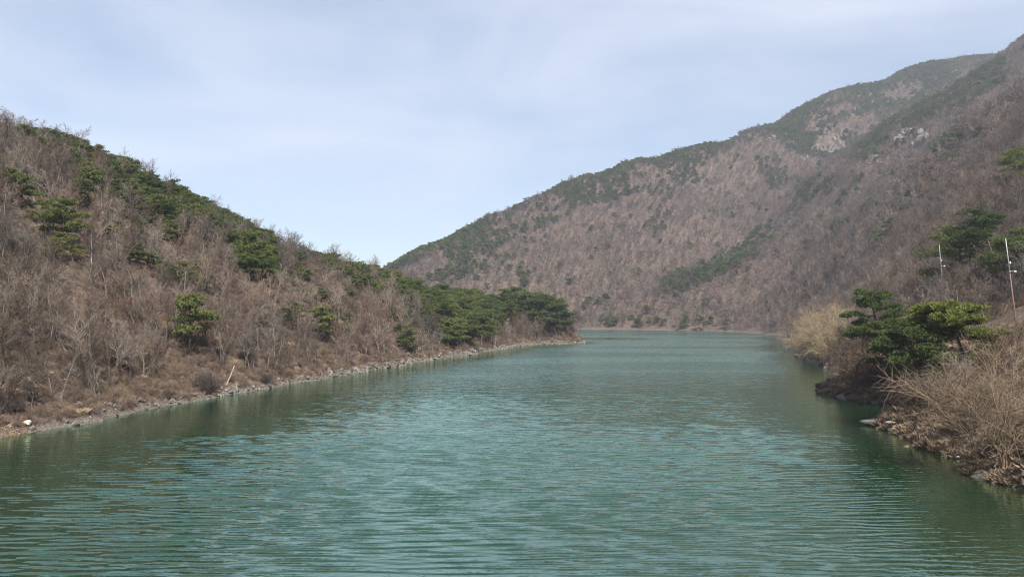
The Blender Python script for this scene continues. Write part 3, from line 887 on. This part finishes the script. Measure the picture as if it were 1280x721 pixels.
big_pine(1116, 458, 106, 'dark layered pine leaning out over the water, with a rounded top', 701, (-.42, 0), 15, 19, start=.25, nt=280)
big_pine(1178, 486, 106, 'low wide pine whose boughs droop towards the small cove', 702, (-.6, -.1), 18, 21, start=.12, reach=.42, nt=280)
big_pine(1226, 480, 120, 'bright yellow-green pine with a flat umbrella crown and slanting bare trunk', 703, (-.62, 0), 15, 22, start=.6, reach=.36, bend=(-.02, 0), nt=300, mat_=M_bright)
big_pine(1142, 470, 70, 'small leaning pine standing between the layered pine and the low wide pine', 712, (-.4, 0), 11, 14, start=.2)
big_pine(1230, 462, 40, 'small bright pine low behind the umbrella-crowned pine', 704, (.2, 0), 8, 11, start=.2, mat_=M_bright)
big_pine(1200, 0, 90, 'spreading dark pine right behind the farther, shorter pole', 705, (-.3, 0), 13, 20, start=.25, reach=.46, D=160)
big_pine(1236, 0, 102, 'tallest pine of the dark clump between the two leaning poles', 706, (-.12, 0), 14, 17, start=.3, D=152)
big_pine(1256, 0, 76, 'dense dark pine behind the nearer, taller pole', 707, (0, 0), 11, 17, start=.2, D=142)
big_pine(1272, 0, 62, 'yellow-green pine above the taller pole, at the picture edge', 708, (-.1, 0), 9, 13, start=.2, D=215, mat_=M_bright)
big_pine(1281, 0, 58, 'dark pine highest on the slope above the taller pole', 709, (-.1, 0), 9, 12, start=.25, D=245)
big_pine(1284, 0, 80, 'shaded pine beside the foot of the taller pole', 710, (-.1, 0), 10, 17, start=.2, D=130)

# ------------------------------------------------------------------ shrubs, brush and dry grass
bx, by, bz = place(-130, 140, 40, 330, 1.9, .7, 2.5)
bpx, bpy_ = project(bx, by, bz)
right = bx > 25
keep = np.where(right, np.where(by < 150, .95, .55), np.where(bz < 8, .55, .5)) > rng.random(len(bx))
keep &= ~(~right & (bz < 1.2) & (rng.random(len(bx)) < .6))
bx, by, bz, right = bx[keep], by[keep], bz[keep], right[keep]
bh = rng.uniform(.45, 1.0, len(bx)) * np.where(right, 1.05, .85)
low = right & (bz < 2.0) & (by < 130)
drop = (low & (rng.random(len(bx)) < .3))
sx0, sy0, _ = shore(1100, 527)
drop |= np.hypot(bx - sx0, by - sy0) < 4.0
bh[low] *= .48
bx, by, bz, bh, right = bx[~drop], by[~drop], bz[~drop], bh[~drop], right[~drop]
tt = too_tall(bx, by, bz, bh * 2.4); bh[tt] *= .45
tt = ~too_tall(bx, by, bz, bh * 2.4); bx, by, bz, bh, right = bx[tt], by[tt], bz[tt], bh[tt], right[tt]
kind_ = rng.integers(0, len(BUSH), len(bx))
big = pick_largest(bx, by, bz, bh * 2.4, 280, 2)
print('brush', len(bx))
for k in np.where(big)[0]:
    lab, grp = (('tangled brown leafless shrub on the low bank beneath the pines and poles', 'shrubs on the bank beneath the poles') if right[k]
                else ('brown leafless shrub at the foot of the hillside opposite the poles', 'shrubs at the foot of the hillside'))
    o = link('bare_shrub', (TAN if right[k] else BUSH)[kind_[k]], None, (bx[k], by[k], bz[k]), (rng.normal(0, .1), rng.normal(0, .1), rng.uniform(0, 6.28)), bh[k])
    tag(o, lab, 'shrub', grp)
inst('brush', BUSH + TAN, np.c_[bx, by, bz][~big], bh[~big], (kind_ + 5 * right)[~big], .12)

for px, py, hp, lab in [
        (1003, 441, 26, 'straw-coloured willow shrub farthest out on the point across from the headland'),
        (1016, 446, 34, 'rounded straw-yellow willow shrub next behind the outermost one'),
        (1028, 438, 52, 'tall pale willow shrub rising behind the rounded straw-yellow one'),
        (1040, 452, 48, 'dense yellowish willow shrub before the dark leaning pine'),
        (1052, 441, 56, 'tall yellow-brown willow shrub left of the dark leaning pine'),
        (1020, 424, 30, 'small pale willow shrub on the far side of the willow row'),
        (1046, 428, 40, 'pale willow shrub uphill of the willow row')]:
    g = hit(px, py, 60)
    if g is None: continue
    o = link('willow_shrub', WILL[rng.integers(2)], None, g, (0, 0, rng.uniform(0, 6.28)), hp * g[1] / FPX / 3.2)
    tag(o, lab, 'shrub', 'straw-coloured willow shrubs')
BIGB = [bush(440, 3.2, 2.6, 46, 9, 6, .012).mesh('big_shrub', M_tan, False), bush(441, 5.0, 3.6, 34, 11, 7, .011).mesh('big_shrub', M_tan, False), bush(442, 3.0, 2.2, 40, 9, 6, .012).mesh('big_shrub', M_brush, False)]
for px, py, hp, j, lab in [
        (1086, 486, 62, 0, 'round pinkish-brown shrub on the rocky knob beside the cove'),
        (1070, 478, 40, 2, 'smaller pinkish shrub at the water side of the rocky knob'),
        (1185, 512, 62, 2, 'reddish-brown shrub below the umbrella-crowned pine'),
        (1154, 506, 44, 0, 'brown shrub at the head of the small cove'),
        (1262, 575, 135, 1, 'large arching bare shrub with long pale stems low on the near bank'),
        (1232, 540, 78, 1, 'arching bare shrub between the reddish shrub and the large arching one'),
        (1268, 470, 70, 0, 'grey-brown shrub under the taller pole, above the arching shrubs'),
        (1215, 375, 40, 0, 'rounded mauve-grey shrub between the poles at the foot of the dark pines'),
        (1240, 385, 46, 2, 'rounded grey shrub left of the foot of the taller pole')]:
    g = hit(px, py, 40)
    if g is None: continue
    H0 = (3.2, 5.0, 3.0)[j]
    o = link('bare_shrub', BIGB[j], None, g, (0, 0, rng.uniform(0, 6.28)), hp * g[1] / FPX / H0)
    tag(o, lab, 'shrub', 'large shrubs of the near bank')

tx, ty = jitter(-80, 35, 50, 340, 1.05)
tz = sample(tx, ty)
k = (tz > .35) & (tz < 14) & (rng.random(len(tx)) < np.where(ty < 190, .95, .6) * np.where(tz < .8, .6, 1))
tx, ty, tz = tx[k], ty[k], tz[k]
k = visible(tx, ty, tz, .8, 2)
print('tangle', k.sum())
inst('low_brush', BUSH, np.c_[tx, ty, tz][k], np.c_[rng.uniform(.35, .7, (k.sum(), 2)), rng.uniform(.25, .6, k.sum())], None, .25)
DPILE = bush(450, 1.8, 2.0, 60, 8, 5, .014).mesh('brush_pile', M_darkbrush, False)
for px, py, hp, lab in [(256, 487, 24, 'dark heap of brush at the waterline, left of the leaning dead trunk'), (330, 478, 12, 'small dark heap of brush at the waterline beyond the leaning dead trunk'),
                        (208, 497, 10, 'low dark brush heap near the water, before the big dark heap'), (16, 515, 18, 'dark brush heap near the orange gravel at the picture edge')]:
    g = hit(px, py)
    tag(link('brush_pile', DPILE, None, g, (0, 0, rng.uniform(0, 6)), hp * g[1] / FPX / 1.8), lab, 'brush pile', 'dark brush heaps by the water')
gx_, gy_ = jitter(25, 75, 40, 140, .45)
gz_ = sample(gx_, gy_)
k = (gz_ > .02) & (gz_ < 3.0) & (rng.random(len(gx_)) < np.where(gz_ < 1.6, .62, .4) * (vnoise(gx_ / 2.2, gy_ / 2.2) > -.22))
k2 = rng.random(len(gx_)) < .12
k |= (gz_ > 3) & (gz_ < 16) & k2
gp = np.c_[gx_, gy_, gz_][k]
lx, ly = jitter(-75, 30, 60, 330, 1.1)
lz = sample(lx, ly)
k = (lz > .5) & (lz < 9) & (rng.random(len(lx)) < .05)
gp = np.r_[gp, np.c_[lx, ly, lz][k]]
gp = gp[np.hypot(gp[:, 0] - sx0, gp[:, 1] - sy0) > 2.6]
gp = gp[visible(gp[:, 0], gp[:, 1], gp[:, 2], .8, 3)]
print('grass', len(gp))
inst('dry_grass', GRASS, gp, rng.uniform(.4, 1.2, len(gp)), lean=.3)

# ------------------------------------------------------------------ stones
import bmesh
def stone_mesh(seed, m, flat=.65, n_=16):
    r = np.random.default_rng(seed)
    bm = bmesh.new()
    for _ in range(n_):
        v = r.normal(0, 1, 3); v /= np.linalg.norm(v)
        bm.verts.new(Vector(v * np.array([1, .75, flat]) * r.uniform(.8, 1.1) * .5))
    res = bmesh.ops.convex_hull(bm, input=bm.verts)
    bmesh.ops.delete(bm, geom=list({g for g in res['geom_interior'] + res['geom_unused'] if isinstance(g, bmesh.types.BMVert)}), context='VERTS')
    bmesh.ops.bevel(bm, geom=list(bm.edges), offset=.03, segments=1, affect='EDGES')
    bmesh.ops.recalc_face_normals(bm, faces=bm.faces)
    me_ = bpy.data.meshes.new('stone'); bm.to_mesh(me_); bm.free(); me_.materials.append(m)
    return me_
STONE = [stone_mesh(600 + i, M_rock, (.7, .5, .9)[i % 3]) for i in range(8)]
sx_, sy_ = jitter(-75, 110, 45, 400, .55)
sz_ = sample(sx_, sy_)
dens = np.where(sx_ < 35, np.where(sz_ < 1.1, .75, .08), np.where(sz_ < .8, .4, .05))
dens = dens * np.where(vnoise(sx_ / 6, sy_ / 6) > -.1, 1.3, .35)
k = (sz_ > -.15) & (sz_ < 3.2) & (rng.random(len(sx_)) < dens)
sx_, sy_, sz_ = sx_[k], sy_[k], sz_[k]
k = visible(sx_, sy_, sz_, .4, 1)
sx_, sy_, sz_ = sx_[k], sy_[k], sz_[k]
ss = .22 + 1.1 * rng.random(len(sx_)) ** 3.0
ss *= np.where(sy_ > 150, 1.5, 1.0)
big = pick_largest(sx_, sy_, sz_, ss, 280, .3)
print('stones', len(sx_))
for k in np.where(big)[0]:
    lab, grp = (('grey-brown angular stone lying on the bank beneath the poles', 'stones on the bank beneath the poles') if sx_[k] > 35 else
                ('grey-brown angular stone on the waterline below the long bare hillside', 'stones along the waterline below the hillside'))
    tag(link('shore_stone', STONE[rng.integers(8)], None, (sx_[k], sy_[k], sz_[k] + .1 * ss[k]), rng.uniform(0, 6.28, 3) * (.1, .1, 1), ss[k] * rng.uniform(.7, 1.3, 3)), lab, 'stone', grp)
ox, oy = jitter(-62, -46, 70, 92, .2)
oz = sample(ox, oy); opx, opy = project(ox, oy, oz)
k = inside(opx, opy, [(-60, 522), (30, 527), (52, 538), (0, 560), (-60, 570)]) & (oz > -.05)
ORANGE = [stone_mesh(640 + i, M_ochre, .6) for i in range(3)]
inst('ochre_gravel', ORANGE, np.c_[ox, oy, oz + .03][k], rng.uniform(.1, .34, k.sum()), lean=.4)
inst('shore_rubble', STONE, np.c_[sx_, sy_, sz_ + .05][~big], ss[~big], lean=.5)

PALE = [stone_mesh(650 + i, M_pale, (.6, .22, .8)[i % 3], 22) for i in range(3)]
def stone_at(px, py, wp, j, scl, lab, m=None, dz=0.0):
    g = hit(px, py, 35)
    if g is None or g[2] < -.3: x, y, _ = shore(px, py); g = (x, y, 0.0)
    s = wp * g[1] / FPX
    o = link('pale_stone' if m is None else 'dark_boulder', (PALE[j] if m is None else m), None, (g[0], g[1], g[2] + dz * s), (0, 0, rng.uniform(-.3, .3)), (s * scl[0], s * scl[1], s * scl[2]))
    tag(o, lab, 'stone', 'single stones by the water')
stone_at(34, 531, 12, 0, (1, 1, 1.1), 'pale round boulder at the waterline beside the orange gravel', dz=.2)
stone_at(1090, 531, 36, 1, (1, .6, 1.1), 'long flat pale slab lying in the water at the mouth of the cove', dz=.12)
stone_at(1117, 531, 26, 1, (1, .6, 1.2), 'shorter flat pale slab joined to the long one at the cove', dz=.12)
stone_at(1149, 533, 7, 0, (1, 1, 1), 'small white stone in the dry grass right of the flat slabs', dz=.3)
stone_at(1197, 574, 8, 0, (1, .6, 1.2), 'white upright stone at the water edge below the arching shrubs', dz=.3)
stone_at(1216, 577, 9, 1, (1, 1, 1), 'pale flat stone near the white upright one on the low bank', dz=.3)
stone_at(1263, 560, 6, 0, (1, 1, 1), 'small white stone under the large arching shrub', dz=.3)
M_darkrock = rock_mat('dark_stone', (.055, .05, .045), (.12, .11, .10))
DARK = [stone_mesh(660 + i, M_darkrock, .8, 20) for i in range(3)]
stone_at(92, 470, 16, 0, (1, 1, 1), 'dark boulder amid brush on the lower hillside, above the pale round boulder', DARK[0], .2)
stone_at(1062, 496, 18, 0, (1, 1, .8), 'dark boulder at the water side of the rocky knob', DARK[2], .15)
stone_at(98, 490, 14, 0, (1.2, 1, .8), 'grey boulder on the slope below the dark one', DARK[1], .2)
KNOB = [stone_mesh(670 + i, M_rock, .6, 18) for i in range(4)]
for j, (px, py, wp) in enumerate([(1075, 488, 12), (1088, 490, 15), (1100, 492, 12), (1080, 482, 11), (1094, 484, 13), (1070, 494, 10), (1106, 498, 10)]):
    g = hit(px, py, 60)
    s = wp * g[1] / FPX
    tag(link('knob_stone', KNOB[j % 4], None, (g[0], g[1], g[2] + .15 * s), rng.uniform(0, 6, 3) * (.1, .1, 1), s), 'angular stone of the bare rocky knob at the cove', 'stone', 'stones of the rocky knob')
for j, (px, py, wp) in enumerate([(704, 420, 7), (711, 418, 6), (700, 424, 7), (707, 415, 6), (714, 417, 5), (697, 418, 7)]):
    x, y, _ = shore(px, py + 2); z = max(float(sample(x, y)), 0)
    s = wp * y / FPX
    tag(link('pale_stone', PALE[j % 3], None, (x, y, z + .15 * s), (0, 0, j), (s, s, s * .8)), 'pale block of rock at the very tip of the headland', 'stone', 'rocks at the tip of the headland')

# rock outcrops high on the far slopes
CR = [stone_mesh(680 + i, M_cliff, 1.1, 14) for i in range(5)]
for ((cx, cy), rx_, ry_), lab in zip(OUT, ('large pale cliff high in the middle of the far mountain', 'smaller pale cliff just below the large one on the far mountain', 'long rocky rib along the crest of the spur before the far mountain',
                                           'low rocky patch at the lower end of the rocky rib', 'small rock patch near the crest of the far mountain')):
    g0 = hit(cx, cy, 300)
    t = bpy.data.objects.new('rock_outcrop', None); COL.objects.link(t); t.location = g0
    tag(t, lab, 'cliff', 'rock outcrops of the far slopes')
    for _ in range(int(rx_ * ry_ * .14)):
        a, rr = rng.uniform(0, 6.28), math.sqrt(rng.random())
        g = hit(cx + rx_ * rr * math.cos(a), cy + ry_ * rr * math.sin(a), 300)
        if g is None: continue
        s = rng.uniform(3, 9)
        link('boulder', CR[rng.integers(5)], t, (g[0] - g0[0], g[1] - g0[1], g[2] - g0[2] + s * .1), (rng.normal(0, .2), rng.normal(0, .2), rng.uniform(0, 6.28)), (s, s, s * rng.uniform(.9, 1.7)))

# ------------------------------------------------------------------ dead wood
def log_at(name, p0, p1, r0, r1, lab, m=M_deadwood, bend=.03, D1=None):
    a = hit(*p0, 40)
    if D1 is None: b = hit(*p1, 40); b = (b[0], b[1], b[2] + r1)
    else: b = W(p1[0], p1[1], a[1] + D1)
    a, b = np.array(a), np.array(b)
    t = np.linspace(0, 1, 7)[:, None]
    q = (b - a) * t + rng.normal(0, bend, (7, 3)) * np.sin(t * 3.14) * np.linalg.norm(b - a) * .3
    T = Tubes(); T.add(q, np.linspace(r0, r1, 7), 7)
    V, F = T.arrays(); me_ = mesh_np(name, V, F, [m], smooth_shade=True)
    bm = bmesh.new(); bm.from_mesh(me_); bmesh.ops.holes_fill(bm, edges=bm.edges); bm.to_mesh(me_); bm.free()
    tag(link(name, me_, None, tuple(a)), lab, 'dead wood', 'dead wood on the banks')
log_at('dead_trunk', (282, 484), (293, 457), .11, .06, 'short pale dead trunk leaning upright at the rocky waterline', D1=.6)
log_at('fallen_log', (0, 482), (56, 477), .09, .05, 'long thin fallen log lying across the lowest slope at the picture edge', bend=.02)
log_at('fallen_log', (62, 478), (120, 470), .07, .03, 'thin fallen branch continuing uphill from the long fallen log', bend=.05)
log_at('fallen_log', (107, 512), (114, 523), .06, .05, 'short pale branch pointing down to the stones at the waterline', bend=.02)
log_at('fallen_log', (1110, 524), (1120, 527), .10, .07, 'short dark driftwood piece on the flat slabs at the cove', M_pbark)
log_at('fallen_log', (1118, 521), (1140, 527), .09, .05, 'grey driftwood branch behind the flat slabs at the cove', M_bark)

# ------------------------------------------------------------------ poles
def plain(name, c, rough=.6):
    m, n, l, b = mat(name)
    t = noise(n, l, 2.0, 4)
    r = ramp(n, [(.3, tuple(v * .8 for v in c)), (.7, tuple(min(v * 1.15, 1) for v in c))])
    l.new(t.outputs['Fac'], r.inputs['Fac']); l.new(r.outputs['Color'], b.inputs['Base Color'])
    b.inputs['Roughness'].default_value = rough
    return m
M_rust, M_white, M_steel = plain('rusty_pole_paint', (.24, .14, .115)), plain('white_pole_paint', (.56, .54, .53)), plain('grey_steel', (.35, .35, .36))
def pole(base, top, D, lab):
    x, y, _ = W(*base, D); z = float(sample(x, y))
    tx, ty, tz = W(*top, D)
    t = bpy.data.objects.new('utility_pole', None); COL.objects.link(t); t.location = (x, y, z)
    tag(t, lab, 'pole', 'leaning poles on the bank')
    a = np.array([0, 0, -.5]); b = np.array([tx - x, ty - y, tz - z]); L = np.linalg.norm(b)
    r0 = .0056 * L
    def seg(name, f0, f1, ra, rb, m):
        T = Tubes(); T.add([a + (b - a) * f0, a + (b - a) * (f0 + f1) / 2, a + (b - a) * f1], [ra, (ra + rb) / 2, rb], 12)
        V, F = T.arrays(); me_ = mesh_np(name, V, F, [m], smooth_shade=True)
        bm = bmesh.new(); bm.from_mesh(me_); bmesh.ops.holes_fill(bm, edges=bm.edges); bm.to_mesh(me_); bm.free()
        return link(name, me_, t)
    seg('shaft', 0, .68, r0, r0 * .8, M_rust)
    seg('upper_shaft', .675, 1, r0 * .72, r0 * .5, M_white)
    c = a + (b - a) * .70
    def box(name, p, s, m, parent, bev=.02):
        bm = bmesh.new(); bmesh.ops.create_cube(bm, size=1)
        for v in bm.verts: v.co = Vector((v.co.x * s[0], v.co.y * s[1], v.co.z * s[2]))
        bmesh.ops.bevel(bm, geom=list(bm.edges), offset=bev, segments=2, affect='EDGES')
        me_ = bpy.data.meshes.new(name); bm.to_mesh(me_); bm.free(); me_.materials.append(m)
        return link(name, me_, parent, tuple(p))
    box('collar', c, (r0 * 2.3, r0 * 2.3, .16), M_steel, t)
    arm = box('bracket', c + np.array([.34, 0, .02]), (.62, .07, .07), M_steel, t)
    box('camera_housing', (.30, -.05, -.02), (.34, .26, .24), M_white, arm, .05)
    box('junction_box', a + (b - a) * .78 + np.array([.12, -.05, 0]), (.2, .2, .32), M_white, t)
    print('pole', x, y, z, 'L', L)
pole((1181, 362), (1174, 306), 150, 'shorter leaning pole farther up the bank, white-topped and rust red below')
pole((1273, 392), (1257, 298), 96, 'taller leaning pole nearer the water, white-topped and rust red below')

# road barrier on the far shore
g0 = hit(700, 391.5, 500)
if g0:
    t = bpy.data.objects.new('road_barrier', None); COL.objects.link(t); t.location = g0
    tag(t, 'pale road guard rail on the far shore just beyond the headland tip', 'guard rail')
    pr0 = None
    for j in range(9):
        x = g0[0] - 6 + j * 5.0; y = g0[1] - 3; z = g0[2] + .02 * j
        T = Tubes(); T.add([(x - g0[0], 0, z - g0[2] - .3), (x - g0[0], 0, z - g0[2] + 1.1)], [.12, .12], 6)
        link('post', T.mesh('post', M_white), t)
        q = (x - g0[0], -.15, z - g0[2] + .95)
        if pr0:
            T = Tubes(); T.add([pr0, q], [.16, .16], 6); link('rail', T.mesh('rail', M_steel), t)
        pr0 = q

# ------------------------------------------------------------------ air
m_h = bpy.data.materials.new('haze'); m_h.use_nodes = True
hn, hl = m_h.node_tree.nodes, m_h.node_tree.links
hn.clear()
ho = hn.new('ShaderNodeOutputMaterial'); pv = hn.new('ShaderNodeVolumePrincipled')
pv.inputs['Color'].default_value = (.86, .90, 1, 1)
pv.inputs['Density'].default_value = 0.00021
pv.inputs['Anisotropy'].default_value = .2
hl.new(pv.outputs['Volume'], ho.inputs['Volume'])
bm = bmesh.new(); bmesh.ops.create_cube(bm, size=1)
me = bpy.data.meshes.new('haze'); bm.to_mesh(me); bm.free(); me.materials.append(m_h)
z0, z1 = float(GZ.min()) - 1, float(GZ.max()) + 15
o = link('haze', me, None, (400, 875, (z0 + z1) / 2), None, (2230, 2080, z1 - z0))
tag(o, kind='stuff')
